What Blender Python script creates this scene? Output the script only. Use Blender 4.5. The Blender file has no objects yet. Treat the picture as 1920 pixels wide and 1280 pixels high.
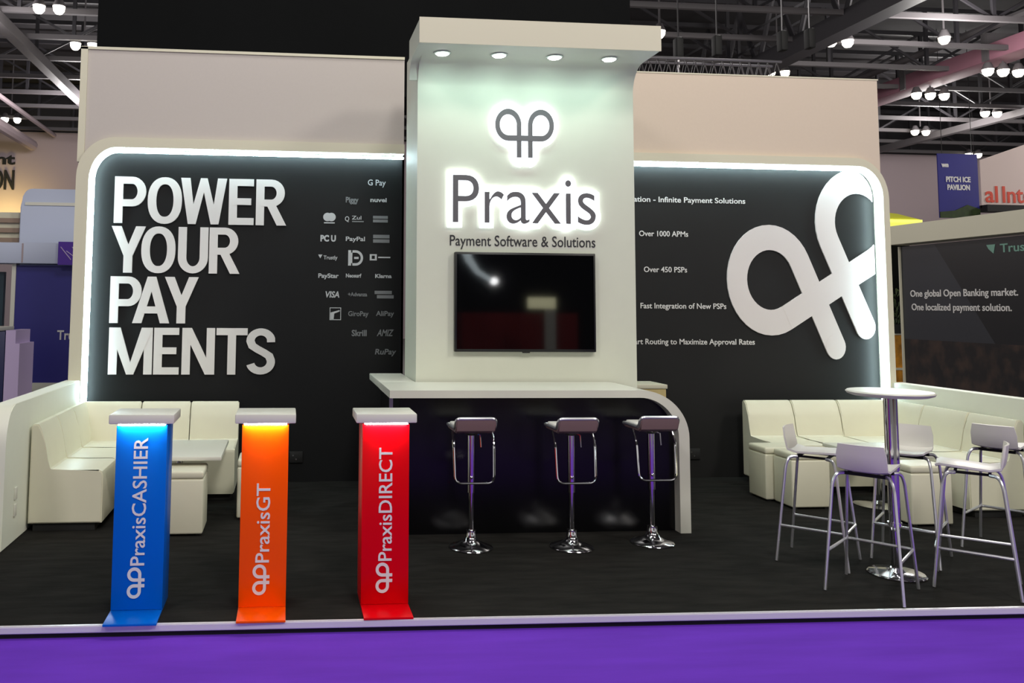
import bpy, bmesh, math, random
from mathutils import Vector, Matrix
random.seed(7)
C = bpy.context.scene.collection
SC = bpy.context.scene
PI = math.pi

# ------------------------------------------------------------------ camera
cam_d = bpy.data.cameras.new('camera')
cam = bpy.data.objects.new('camera', cam_d); C.objects.link(cam)
Rr = Vector((0.9940, -0.1093, 0.0081)); Rd = Vector((0.0183, 0.0961, -0.9952)); Rf = Vector((0.1080, 0.9894, 0.0975))
Rr.normalize(); Rf = (Rf - Rr * Rf.dot(Rr)).normalized(); Ru = Rr.cross(Rf)
cam.matrix_world = Matrix(((Rr.x, Ru.x, -Rf.x, 0.0), (Rr.y, Ru.y, -Rf.y, -5.2074), (Rr.z, Ru.z, -Rf.z, 1.6), (0, 0, 0, 1)))
cam_d.sensor_width = 36; cam_d.lens = 1900 / 1920 * 36
cam_d.shift_x = (960 - 749.64) / 1920; cam_d.shift_y = (385.53 - 640) / 1920
cam_d.clip_end = 300
SC.camera = cam

# ------------------------------------------------------------------ world, exposure
SC.view_settings.view_transform = 'Standard'; SC.view_settings.look = 'None'
SC.view_settings.exposure = 0.24; SC.view_settings.gamma = 1; SC.view_settings.use_curve_mapping = False
w = bpy.data.worlds.new('hall_air'); SC.world = w; w.use_nodes = True
w.node_tree.nodes['Background'].inputs[0].default_value = (1.0, 0.97, 0.94, 1)
w.node_tree.nodes['Background'].inputs[1].default_value = 0.52

def area(name, loc, rot, sx, sy, power, col, shape='RECTANGLE', spread=PI):
    d = bpy.data.lights.new(name, 'AREA'); d.shape = shape; d.size = sx; d.size_y = sy
    d.energy = power; d.color = col; d.spread = spread
    o = bpy.data.objects.new(name, d); C.objects.link(o); o.location = loc; o.rotation_euler = rot
    return o
# the hall's high-bay lamps over the aisle and over the stand
for x, y, p, c in [(-5, -5.5, 780, (1, .95, .93)), (2, -7.5, 1250, (1, .97, .91)), (9, -5.5, 1250, (1, .94, .85)),
                   (-.3, 1.6, 330, (1, .97, .93)), (4.1, 1.0, 380, (1, .96, .88)), (2, 22, 700, (1, .96, .93)), (18, 20, 1000, (1, .96, .93)),
                   (-8, 22, 380, (1, .96, .95)), (-8, 34, 1000, (1, .95, .95)), (27, 34, 900, (1, .96, .93)), (34, 26, 1300, (1, .96, .93)), (8, 11, 700, (1, .96, .93))]:
    d = bpy.data.lights.new('high_bay_lamp_light', 'POINT'); d.energy = p; d.color = c; d.shadow_soft_size = .9
    o = bpy.data.objects.new('high_bay_lamp_light', d); C.objects.link(o); o.location = (x, y, 8.7)

# ------------------------------------------------------------------ materials
def lin(c):
    return tuple((v / 255 / 12.92 if v / 255 <= .04045 else ((v / 255 + .055) / 1.055) ** 2.4) for v in c) + (1,)
def mat(name, col, rough=.5, metal=0, spec=.5, noise=0, nscale=40, bump=0, emit=0, ecol=None, coat=0, stretch=None):
    m = bpy.data.materials.new(name); m.use_nodes = True
    nt = m.node_tree; b = nt.nodes['Principled BSDF']
    c = lin(col)
    b.inputs['Base Color'].default_value = c; b.inputs['Roughness'].default_value = rough
    b.inputs['Metallic'].default_value = metal; b.inputs['Specular IOR Level'].default_value = spec
    b.inputs['Coat Weight'].default_value = coat
    if noise or bump:
        tc = nt.nodes.new('ShaderNodeTexCoord'); n = nt.nodes.new('ShaderNodeTexNoise'); n.inputs['Scale'].default_value = nscale
        n.inputs['Detail'].default_value = 4
        src = tc.outputs['Object']
        if stretch:
            mp = nt.nodes.new('ShaderNodeMapping'); mp.inputs['Scale'].default_value = stretch
            nt.links.new(src, mp.inputs[0]); src = mp.outputs[0]
        nt.links.new(src, n.inputs['Vector'])
        if noise:
            r = nt.nodes.new('ShaderNodeValToRGB'); r.color_ramp.elements[0].position = .3; r.color_ramp.elements[1].position = .7
            r.color_ramp.elements[0].color = tuple(v * (1 - noise) for v in c[:3]) + (1,)
            r.color_ramp.elements[1].color = tuple(min(1, v * (1 + noise)) for v in c[:3]) + (1,)
            nt.links.new(n.outputs['Fac'], r.inputs[0]); nt.links.new(r.outputs[0], b.inputs['Base Color'])
        if bump:
            bp = nt.nodes.new('ShaderNodeBump'); bp.inputs['Strength'].default_value = bump; bp.inputs['Distance'].default_value = .01
            nt.links.new(n.outputs['Fac'], bp.inputs['Height']); nt.links.new(bp.outputs[0], b.inputs['Normal'])
    if emit:
        b.inputs['Emission Color'].default_value = lin(ecol or col); b.inputs['Emission Strength'].default_value = emit
    return m
M = dict(
    carpet=mat('black_carpet', (31, 30, 28),   .95, spec=.1, noise=.3, nscale=3.5, bump=.5, stretch=(1, 3.2, 1)),
    hallfloor=mat('concrete_floor', (120, 118, 116), .6, noise=.1, nscale=.4),
    purple=mat('purple_carpet', (104, 54, 186), .95, spec=.1, noise=.10, nscale=2.2, bump=.2, stretch=(.6, 3, 1)),
    white=mat('white_laminate', (218, 217, 205), .35),
    wallwhite=mat('white_partition', (214, 216, 200), .5, noise=.01, nscale=8),
    sidewhite=mat('white_side_panel', (236, 238, 222), .5, noise=.01, nscale=8),
    header=mat('beige_fabric', (194, 187, 181), .85, spec=.2, noise=.01),
    frame=mat('cream_frame', (212, 208, 186), .5),
    black=mat('black_graphic', (25, 26, 27), .5, spec=.2, noise=.05, nscale=2),
    blackgrey=mat('charcoal_graphic', (36, 36, 36), .5, spec=.2, noise=.05, nscale=2),
    glossblack=mat('black_gloss', (7, 7, 9), .22, spec=.4, noise=.05),
    blackmat=mat('black_fabric', (17, 18, 19), .9, spec=.1, noise=.1, nscale=1),
    letter=mat('white_letters', (226, 224, 222), .55),
    logo=mat('pale_emblem', (222, 216, 214), .5),
    smalltxt=mat('small_white_print', (190, 194, 196), .6),
    dimtxt=mat('grey_print', (120, 124, 126), .6),
    dark=mat('dark_grey_letters', (98, 95, 99), .4),
    darktext=mat('dark_print', (38, 38, 40), .6),
    led=mat('led_tape', (255, 255, 255), .5, emit=36, ecol=(208, 240, 250)),
    halo=mat('backlit_acrylic', (255, 255, 255), .4, emit=1.6, ecol=(238, 248, 255)),
    down=mat('downlight_lens', (255, 255, 255), .4, emit=9, ecol=(250, 255, 252)),
    bay=mat('high_bay_glow', (255, 255, 255), .4, emit=5, ecol=(255, 247, 228)),
    bayoff=mat('high_bay_dim', (200, 200, 195), .4, emit=.5, ecol=(255, 247, 228)),
    satin=mat('satin_chrome', (226, 226, 230), .28, metal=.85),
    chrome=mat('chrome', (215, 215, 220), .10, metal=1),
    steel=mat('brushed_steel', (170, 168, 170), .3, metal=1),
    alu=mat('white_aluminium_trim', (226, 224, 230), .3, metal=.2),
    leather=mat('white_leatherette', (224, 221, 198), .42, noise=.015, nscale=6, bump=.06),
    seatdark=mat('mauve_grey_shell', (132, 108, 108), .5),
    seatwhite=mat('white_seat', (226, 222, 216), .35),
    rubber=mat('black_rubber', (20, 20, 20), .7),
    blue=mat('blue_acrylic', (0, 100, 205), .3, spec=.15),
    orange=mat('orange_acrylic', (250, 84, 0), .3, spec=.15),
    red=mat('red_acrylic', (216, 0, 14), .3, spec=.15),
    screen=mat('television_glass', (6, 6, 8), .04, spec=.8),
    bezel=mat('television_bezel', (10, 10, 11), .35),
    wood=mat('pale_wood', (196, 176, 120), .5, noise=.08, nscale=12),
    deck=mat('roof_deck', (44, 42, 44), .9, noise=.2, nscale=.6),
    trussm=mat('grey_roof_steel', (92, 88, 90), .6),
    darktruss=mat('dark_roof_steel', (46, 44, 48), .6),
    duct=mat('pink_duct', (150, 104, 118), .6, noise=.2, nscale=.5),
    hallwall=mat('hall_wall_paint', (176, 160, 164), .9, noise=.04, nscale=.1),
    navy=mat('navy_panel', (44, 42, 128), .5, noise=.15, nscale=.6),
    deepnavy=mat('deep_blue_panel', (26, 34, 84), .4, noise=.15, nscale=1),
    teal=mat('dark_teal_panel', (22, 52, 66), .4),
    lilac=mat('lilac_panel', (206, 186, 226), .5),
    paleblue=mat('pale_blue_block', (196, 204, 226), .6),
    slat=mat('brown_louvre', (150, 128, 112), .6),
    purplesign=mat('purple_sign', (80, 36, 160), .5),
    yellow=mat('yellow_canopy', (214, 214, 70), .5),
    yellowlit=mat('lit_yellow_edge', (250, 250, 120), .5, emit=.8, ecol=(250, 250, 110)),
    amber=mat('amber_lit_shelf', (196, 132, 20), .6, noise=.5, nscale=5),  # yellow light on the shelf is put into its base colour
    plant=mat('plant_leaf', (46, 62, 26), .6, noise=.3, nscale=6),
    redtxt=mat('orange_red_letters', (214, 70, 44), .5),
    green=mat('green_print', (128, 178, 160), .5),
)

# night-city print of the neighbouring stand's wall: generic dark graphic with a lighter slanted field and speckled lights below
def city_mat():
    m = bpy.data.materials.new('city_print'); m.use_nodes = True; nt = m.node_tree; b = nt.nodes['Principled BSDF']
    b.inputs['Roughness'].default_value = .35
    N = nt.nodes.new; L = nt.links.new
    tc = N('ShaderNodeTexCoord'); sp = N('ShaderNodeSeparateXYZ'); L(tc.outputs['Object'], sp.inputs[0])
    # slanted edge: y*1.0 + z*1.6 in the panel's plane
    ma = N('ShaderNodeMath'); ma.operation = 'MULTIPLY_ADD'; ma.inputs[1].default_value = .95; L(sp.outputs['Z'], ma.inputs[0]); L(sp.outputs['Y'], ma.inputs[2])
    # graphic is light where y - .95*(2.5-z) > c  -> y + .95 z > c
    st = N('ShaderNodeMath'); st.operation = 'GREATER_THAN'; st.inputs[1].default_value = 11.55; 
    sub = N('ShaderNodeMath'); sub.operation = 'SUBTRACT'; L(sp.outputs['Y'], sub.inputs[0])
    mz = N('ShaderNodeMath'); mz.operation = 'MULTIPLY'; mz.inputs[1].default_value = .85; L(sp.outputs['Z'], mz.inputs[0]); L(mz.outputs[0], sub.inputs[1])
    st.inputs[1].default_value = 7.35; L(sub.outputs[0], st.inputs[0])
    mix = N('ShaderNodeMixRGB'); mix.inputs[1].default_value = lin((14, 17, 22)); mix.inputs[2].default_value = lin((46, 49, 56)); L(st.outputs[0], mix.inputs[0])
    n = N('ShaderNodeTexNoise'); n.inputs['Scale'].default_value = 3.5; n.inputs['Detail'].default_value = 6; L(tc.outputs['Object'], n.inputs['Vector'])
    r = N('ShaderNodeValToRGB'); r.color_ramp.elements[0].position = .45; r.color_ramp.elements[0].color = lin((20, 18, 21)); r.color_ramp.elements[1].position = .75; r.color_ramp.elements[1].color = lin((72, 54, 44)); L(n.outputs['Fac'], r.inputs[0])
    lo = N('ShaderNodeMath'); lo.operation = 'LESS_THAN'; lo.inputs[1].default_value = 1.12; L(sp.outputs['Z'], lo.inputs[0])
    mix2 = N('ShaderNodeMixRGB'); L(lo.outputs[0], mix2.inputs[0]); L(mix.outputs[0], mix2.inputs[1]); L(r.outputs[0], mix2.inputs[2])
    L(mix2.outputs[0], b.inputs['Base Color'])
    return m
M['city'] = city_mat()

# ------------------------------------------------------------------ object helpers
def B(): return bmesh.new()
def obj(name, bm, m, parent=None, smooth=True, label=None):
    bmesh.ops.recalc_face_normals(bm, faces=bm.faces)
    me = bpy.data.meshes.new(name); bm.to_mesh(me); bm.free()
    me.materials.append(M[m] if isinstance(m, str) else m)
    if smooth:
        for p in me.polygons: p.use_smooth = True
        me.set_sharp_from_angle(angle=math.radians(35))
    o = bpy.data.objects.new(name, me); C.objects.link(o)
    if parent: o.parent = parent
    if label: o['label'] = label
    return o
def thing(name, label, cat, loc=(0, 0, 0), group=None):
    o = bpy.data.objects.new(name, None); C.objects.link(o); o.location = loc; o.empty_display_size = .1
    o['label'] = label; o['category'] = cat
    if group: o['group'] = group
    return o
def tag(o, label, cat, group=None, kind=None):
    o['label'] = label; o['category'] = cat
    if group: o['group'] = group
    if kind: o['kind'] = kind
    return o
def struct(name, bm, m, label=None, cat=None):
    o = obj(name, bm, m); o['kind'] = 'structure'
    o['label'] = label or name; o['category'] = cat or name.split('_')[0]
    return o
def dup(root, loc, label, group=None):
    r = root.copy(); C.objects.link(r); r.location = loc; r['label'] = label
    if group: r['group'] = group
    for ch in list(root.children):
        c = ch.copy(); C.objects.link(c); c.parent = r
        for g in ch.children:
            d = g.copy(); C.objects.link(d); d.parent = c
    return r

# ------------------------------------------------------------------ shape helpers
def box(bm, x0, x1, y0, y1, z0, z1, bev=0, seg=2):
    vs = [bm.verts.new((x, y, z)) for x in (x0, x1) for y in (y0, y1) for z in (z0, z1)]
    f = [(0, 1, 3, 2), (4, 6, 7, 5), (0, 4, 5, 1), (2, 3, 7, 6), (0, 2, 6, 4), (1, 5, 7, 3)]
    fs = [bm.faces.new([vs[i] for i in q]) for q in f]
    if bev:
        es = list({e for q in fs for e in q.edges})
        bmesh.ops.bevel(bm, geom=es, offset=bev, segments=seg, affect='EDGES', profile=.5)
    return bm
def prism(bm, pts, plane, a, b, bev=0):
    """2D outline extruded: plane 'xz' along y, 'yz' along x, 'xy' along z"""
    def P(u, v, w): return {'xz': (u, w, v), 'yz': (w, u, v), 'xy': (u, v, w)}[plane]
    v0 = [bm.verts.new(P(u, v, a)) for u, v in pts]; v1 = [bm.verts.new(P(u, v, b)) for u, v in pts]
    n = len(pts); fs = [bm.faces.new(v0), bm.faces.new(v1[::-1])]
    for i in range(n): fs.append(bm.faces.new((v0[i], v0[(i + 1) % n], v1[(i + 1) % n], v1[i])))
    if bev:
        es = list({e for q in fs[:2] for e in q.edges})
        bmesh.ops.bevel(bm, geom=es, offset=bev, segments=2, affect='EDGES')
    return bm
def arc(cx, cz, rx, rz, a0, a1, n=12):
    return [(cx + rx * math.cos(math.radians(a0 + (a1 - a0) * i / n)), cz + rz * math.sin(math.radians(a0 + (a1 - a0) * i / n))) for i in range(n + 1)]
def tube(bm, pts, r, seg=10, closed=False, sx=1.0):
    pts = [Vector(p) for p in pts]; n = len(pts); rings = []; prev = None
    for i, p in enumerate(pts):
        if closed: t = (pts[(i + 1) % n] - pts[i - 1]).normalized()
        else:
            t = (pts[min(i + 1, n - 1)] - pts[max(i - 1, 0)]).normalized()
        if prev is None:
            a = t.orthogonal().normalized()
        else:
            a = (prev - t * prev.dot(t)).normalized()
        prev = a; b = t.cross(a)
        rr = r[i] if isinstance(r, (list, tuple)) else r
        ring = []
        for k in range(seg):
            d = a * math.cos(2 * PI * k / seg) * rr + b * math.sin(2 * PI * k / seg) * rr
            ring.append(bm.verts.new((p.x + d.x * sx, p.y + d.y, p.z + d.z)))
        rings.append(ring)
    m = n if closed else n - 1
    for i in range(m):
        A, Bb = rings[i], rings[(i + 1) % n]
        for k in range(seg): bm.faces.new((A[k], A[(k + 1) % seg], Bb[(k + 1) % seg], Bb[k]))
    if not closed: bm.faces.new(rings[0][::-1]); bm.faces.new(rings[-1])
    return bm
def fillet(pts, r, n=5):
    """round the inner corners of a 3-D polyline"""
    out = [Vector(pts[0])]
    for i in range(1, len(pts) - 1):
        p0, p1, p2 = Vector(pts[i - 1]), Vector(pts[i]), Vector(pts[i + 1])
        d0 = (p0 - p1); d1 = (p2 - p1); rr = min(r, d0.length * .49, d1.length * .49)
        a = p1 + d0.normalized() * rr; b = p1 + d1.normalized() * rr
        for k in range(n + 1):
            t = k / n; out.append(a * (1 - t) ** 2 + p1 * 2 * t * (1 - t) + b * t * t)
    out.append(Vector(pts[-1])); return out
def lathe(bm, prof, seg=28, cx=0, cy=0, sx=1.0):
    rings = []
    for r, z in prof:
        if r < 1e-5: rings.append([bm.verts.new((cx, cy, z))]); continue
        rings.append([bm.verts.new((cx + sx * r * math.cos(2 * PI * k / seg), cy + r * math.sin(2 * PI * k / seg), z)) for k in range(seg)])
    for a, b in zip(rings, rings[1:]):
        for k in range(seg):
            k2 = (k + 1) % seg
            if len(a) == 1 and len(b) == 1: continue
            if len(a) == 1: bm.faces.new((a[0], b[k], b[k2]))
            elif len(b) == 1: bm.faces.new((a[k], a[k2], b[0]))
            else: bm.faces.new((a[k], a[k2], b[k2], b[k]))
    return bm
def xf(bm, fn):
    for v in bm.verts: v.co = fn(v.co)
    return bm
def ribbon(bm, pts, pen, y0, y1, closed=False, cap=False):
    """a stroke of an elliptic pen (pen = full width in x, in z) along a 2-D path, extruded from y0 to y1"""
    px, pz = pen[0] / 2, pen[1] / 2
    pts = [p for i, p in enumerate(pts) if i == 0 or math.hypot(p[0] - pts[i - 1][0], p[1] - pts[i - 1][1]) > 1e-5]
    q = [Vector((u / px, v / pz)) for u, v in pts]; n = len(q)
    def nrm(a, b): d = (b - a).normalized(); return Vector((-d.y, d.x))
    if cap and not closed:   # rounded ends
        pass
    Ls, Rs = [], []
    for i in range(n):
        if closed: n0 = nrm(q[i - 1], q[i]); n1 = nrm(q[i], q[(i + 1) % n])
        else:
            n0 = nrm(q[max(i - 1, 0)], q[max(i, 1)]) ; n1 = nrm(q[min(i, n - 2)], q[min(i + 1, n - 1)])
        m = (n0 + n1)
        m = m.normalized() / max(.35, m.normalized().dot(n1))
        Ls.append(q[i] + m); Rs.append(q[i] - m)
    def V(p, y): return bm.verts.new((p.x * px, y, p.y * pz))
    l0 = [V(p, y0) for p in Ls]; r0 = [V(p, y0) for p in Rs]; l1 = [V(p, y1) for p in Ls]; r1 = [V(p, y1) for p in Rs]
    for i in range(n if closed else n - 1):
        j = (i + 1) % n
        bm.faces.new((l0[i], l0[j], r0[j], r0[i])); bm.faces.new((l1[i], r1[i], r1[j], l1[j]))
        bm.faces.new((l0[i], l1[i], l1[j], l0[j])); bm.faces.new((r0[i], r0[j], r1[j], r1[i]))
    if not closed:
        bm.faces.new((l0[0], r0[0], r1[0], l1[0])); bm.faces.new((l0[-1], l1[-1], r1[-1], r0[-1]))
        if cap:
            for k in (0, -1):
                c = q[k]; pts2 = [(c.x * px + px * math.cos(2 * PI * t / 20), c.y * pz + pz * math.sin(2 * PI * t / 20)) for t in range(20)]
                prism(bm, pts2, 'xz', y0, y1)
    return bm

def text(bm, body, x0, zb, cap, y0, y1, width=None, bold=0.0, shear=0.0, res=3):
    """printed text standing in the XZ plane facing -Y; zb baseline, cap = capital height; width fits the line"""
    cu = bpy.data.curves.new('t', 'FONT'); cu.body = body; cu.size = 1; cu.offset = bold; cu.shear = shear; cu.resolution_u = res
    o = bpy.data.objects.new('t', cu); C.objects.link(o)
    dg = bpy.context.evaluated_depsgraph_get(); dg.update()
    me = bpy.data.meshes.new_from_object(o.evaluated_get(dg))
    C.objects.unlink(o); bpy.data.objects.remove(o)
    t = bmesh.new(); t.from_mesh(me); bpy.data.meshes.remove(me)
    if not t.verts: t.free(); return bm
    xs = [v.co.x for v in t.verts]; xa, xb = min(xs), max(xs)
    sz = cap / .70
    sx = (width / (xb - xa)) if width else sz * .82
    vm = {}
    for v in t.verts:
        x = x0 + (v.co.x - xa) * sx; z = zb + v.co.y * sz
        vm[v] = bm.verts.new((x, y0, z))
    new = []
    for f in t.faces:
        try: new.append(bm.faces.new([vm[v] for v in f.verts]))
        except ValueError: pass
    t.free()
    if abs(y1 - y0) > 1e-6:
        r = bmesh.ops.extrude_face_region(bm, geom=new)
        vv = [g for g in r['geom'] if isinstance(g, bmesh.types.BMVert)]
        bmesh.ops.translate(bm, verts=vv, vec=(0, y1 - y0, 0))
    return bm

def emblem(bm, cx, cz, R, pen, y0, y1, ang=0, stem=2.3, sq=.82, cap=False):
    """two mirrored loops with stems, joined by a bar"""
    a = math.radians(ang); e = min(.0012, abs(y1 - y0) * .2)
    loops = [[(-.52, -stem), (-.52, 0)] + arc(-1.52, 0, 1, 1, 0, 270, 30)[1:] + [(-1.2, -1)], [(.52, -stem), (.52, 0)] + arc(1.52, 0, 1, 1, 180, -90, 30)[1:] + [(1.2, -1)]]
    x9 = 1.5
    for k, pts in enumerate(loops + [[(-x9, -1), (x9, -1)]]):
        q = []
        for u, v in pts:
            x = u * math.cos(a) - v * math.sin(a); z = u * math.sin(a) + v * math.cos(a)
            q.append((cx + x * R * sq, cz + z * R))
        ribbon(bm, q, (pen * sq, pen), y0 - (e if k == 2 else 0), y1)
        if cap and k < 2:
            hx, hz = pen * sq / 2, pen / 2
            prism(bm, arc(q[0][0], q[0][1], hx, hz, 0, 345, 23), 'xz', y0 - e, y1)
    return bm

SQ = .82
# =================================================================== setting
bm = B(); box(bm, -60, 90, -30, 60, -.3, -.066); struct('floor', bm, 'hallfloor', 'grey concrete floor of the hall', 'floor')
b = B(); box(b, -30, 40, -3.4, 1.2, -.0655, -.0615); tag(obj('aisle_carpet', b, 'purple'), 'bright purple aisle carpet running along the front of the stand', 'carpet')
bm = B(); box(bm, -60, 90, -30, 60, 12.22, 12.5); struct('ceiling', bm, 'deck', 'dark metal roof deck of the hall', 'ceiling')
bm = B(); box(bm, -60, 90, 45, 45.4, -.06, 9.8); struct('wall_back', bm, 'hallwall', 'pale far wall of the exhibition hall', 'wall')
bm = B(); box(bm, -60, 90, 45.02, 45.4, 9.8, 12.2); struct('trim_1', bm, 'darktruss', 'dark band above the far hall wall', 'trim')

# roof trusses across the hall
def truss(y, z0, z1, x0, x1, step, r, m, label, k=0):
    t = thing('roof_truss', label, 'roof truss', (x0, y, z0), 'steel roof trusses')
    L = x1 - x0; H = z1 - z0
    b = B(); box(b, 0, L, -r, r, -r, r); obj('bottom_chord', b, m, t)
    b = B(); box(b, 0, L, -r, r, H - r, H + r); obj('top_chord', b, 'darktruss', t)
    b = B(); n = int(L / step)
    for i in range(n + 1):
        x = i * step + k
        if x > L: break
        box(b, x - r * .7, x + r * .7, -r * .7, r * .7, 0, H)
        if i < n:
            s = 1 if i % 2 else -1
            p, q = ((x, 0, 0), (x + step, 0, H)) if s > 0 else ((x, 0, H), (x + step, 0, 0))
            tube(b, [p, q], r * .7, 4)
    obj('web', b, 'darktruss', t, smooth=False)
    return t
words = ['first', 'second', 'third', 'fourth', 'fifth', 'sixth', 'seventh', 'eighth', 'ninth', 'tenth', 'eleventh', 'twelfth']
for i in range(12):
    truss(12 + i * 2.85, 9.7, 11.7, -26, 58, 3.5, .075, 'trussm', 'grey steel truss crossing the hall roof, %s back from the stand' % words[i], k=(i % 3) * .9)
# beams running away from the viewer
for x, z, wd, m, lab in ((-8.2, 9.45, .16, 'trussm', 'grey steel beam running back under the roof at the left edge'),
                         (15.3, 9.5, .28, 'darktruss', 'heavy dark beam running back over the right header'),
                         (29.2, 9.5, .14, 'trussm', 'thin steel beam running back right of the pink duct'),
                         (38.5, 9.2, .16, 'trussm', 'outermost steel beam running back above the far banners')):
    b = B(); box(b, x - wd, x + wd, 5, 44.9, z - wd, z + wd)
    tag(obj('roof_beam', b, m), lab, 'roof beam', 'beams running back under the roof')
# truss web of the heavy beam
b = B()
for i in range(14):
    y = 8 + i * 2.6
    tube(b, [(15.3, y, 9.5), (15.3, y + 1.3, 11.8), (15.3, y + 2.6, 9.5)], .09, 5)
tag(obj('beam_bracing', b, 'darktruss', smooth=False), 'zigzag steel bracing standing on the heavy dark roof beam', 'roof bracing')
# pink duct with pipe above
t = thing('service_duct', 'pinkish duct running back under the roof at the right', 'duct', (22.5, 8, 9.6))
b = B(); box(b, -.45, .45, 0, 36.8, -.10, .45, .05); obj('duct_body', b, 'duct', t)
b = B(); tube(b, [(-.5, 0, .95), (-.5, 36.8, .95)], .14, 8); obj('pipe', b, 'trussm', t)
for i in range(8):
    b = B(); box(b, -.5, .5, 3 + i * 4.4, 3.3 + i * 4.4, -.09, .8); obj('bracket', b, 'trussm', t)
t = thing('service_duct', 'pale pipe cluster running back at the upper left', 'duct', (-12.2, 20, 9.0))
b = B(); tube(b, [(0, 0, 0), (0, 24, 0)], .26, 10); tube(b, [(1.0, 0, .5), (1.0, 24, .5)], .1, 8); obj('duct_body', b, 'hallwall', t)

# high bay lamps (pairs)
def bay(x, y, z, n, label, lit=True, r=.21, top=None):
    t = thing('high_bay_lamp', label, 'ceiling lamp', (x, y, z), 'high bay lamps under the hall roof')
    for i in range(n):
        dx = (i - (n - 1) / 2) * r * 2.5
        b = B(); lathe(b, [(0, .25), (r * .5, .22), (r, .02), (r * 1.02, 0), (r * .9, 0)], 16, dx, 0, SQ)
        h = obj('lamp_shade', b, 'trussm', t)
        b = B(); lathe(b, [(r * .95, .0), (r * .85, -.12), (r * .5, -.2), (0, -.22)], 16, dx, 0, SQ); obj('diffuser', b, 'bay' if lit else 'bayoff', h)
    b = B(); tube(b, [(0, 0, .2), (0, 0, (12.21 if top is None else top) - z)], .03, 6); obj('stem', b, 'trussm', t)
for a in ((-6.6, 22.56, 9.6, 2, 'lit pair of high bay lamps, topmost at the upper left'),
          (-6.44, 26.53, 9.6, 2, 'lit pair of high bay lamps just above the left header corner'),
          (-12.2, 40.2, 9.6, 2, 'small lit pair of high bay lamps low at the far left'),
          (16.28, 22.92, 9.6, 2, 'lit pair of high bay lamps above the right header'),
          (17.1, 28.4, 9.95, 2, 'lit pair of high bay lamps just over the top edge of the right header'),
          (28.2, 37.1, 9.6, 2, 'lit pair of high bay lamps right of the header, lower pair'),
          (28.3, 32.6, 9.6, 2, 'lit pair of high bay lamps near the right photo edge'),
          (35.0, 43.0, 9.6, 2, 'small lit pair of high bay lamps above the blue banner')):
    bay(*a)
bay(10.62, 22.7, 9.6, 1, 'bright high bay lamp peeking out at the right corner of the tower canopy')
bay(19.14, 22.2, 9.6, 1, 'dim single high bay lamp hanging left of the pink duct', False)
bay(22.5, 24.2, 9.2, 3, 'bright row of three lamps under the pink duct, nearest', top=9.49)
bay(22.5, 27.9, 9.2, 3, 'bright row of three lamps under the pink duct, farther back', top=9.49)

# hung lattice truss behind the stand with hoists
t = thing('rigging_truss', 'horizontal lattice rigging truss hanging behind the tower canopy', 'lighting truss', (4.45, 7.4, 4.62))
b = B()
for dz in (0, .24):
    for dy in (0, .26): tube(b, [(0, dy, dz), (2.02, dy, dz)], .02, 6)
obj('chord', b, 'steel', t)
for dy in (0, .26):
    b = B(); tube(b, [(i * .063, dy, .24 * (i % 2)) for i in range(33)], .011, 5); obj('lattice', b, 'steel', t, smooth=False)
b = B(); box(b, -.15, 2.02, .1, .2, -.2, -.12); obj('lighting_rail', b, 'rubber', t)
for x, top, lab in ((5.25, 5.15, 'black chain hoist on a thin cable over the rigging truss'), (5.8, 5.2, 'small black chain hoist second from the tower'),
               (6.75, 5.3, 'black chain hoist left of the lamp pair'), (7.15, 5.35, 'black chain hoist nearest the lamp pair')):
    h = thing('chain_hoist', lab, 'chain hoist', (x, 7.9, top), 'black chain hoists')
    b = B(); box(b, -.05, .05, -.08, .08, -.16, .12, .02); obj('motor', b, 'rubber', h)
    b = B(); tube(b, [(0, 0, .1), (0, 0, 12.15 - top)], .012, 5)
    if x < 5.5: tube(b, [(0, 0, -.1), (0, 0, -.9)], .014, 5)
    obj('chain', b, 'steel', h)

# black hanging volume behind
b = B(); box(b, -2.33, 4.26, 7.0, 8.2, 4.15, 9.2)
tag(obj('hanging_block', b, 'blackmat'), 'huge plain black fabric block hanging behind the stand', 'hanging banner')

# =================================================================== platform
def fy(x): return .161 - (x + 1.385) * .0195
t = thing('stand_platform', 'low platform with black carpet and white metal front edge', 'platform', (0, 0, 0))
b = B(); prism(b, [(-1.95, fy(-1.95) + .03), (6.0, fy(6.0) + .03), (6.0, 4.3), (-1.95, 4.3)], 'xy', -.055, -.0006); obj('carpet', b, 'carpet', t)
b = B(); prism(b, [(-3.2, fy(-3.2)), (6.4, fy(6.4)), (6.4, fy(6.4) + .03), (-3.2, fy(-3.2) + .03)], 'xy', -.036, -.0004, .004); obj('edge_trim', b, 'alu', t)
b = B(); prism(b, [(-3.2, fy(-3.2) + .02), (6.4, fy(6.4) + .02), (6.4, fy(6.4) + .035), (-3.2, fy(-3.2) + .035)], 'xy', -.061, -.03); obj('plinth', b, 'rubber', t)
b = B(); prism(b, [(-3.2, fy(-3.2) + .03), (-1.952, fy(-1.95) + .03), (-1.952, 1.6), (-3.2, 1.6)], 'xy', -.055, -.001); obj('carpet_strip', b, 'carpet', t)

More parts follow.
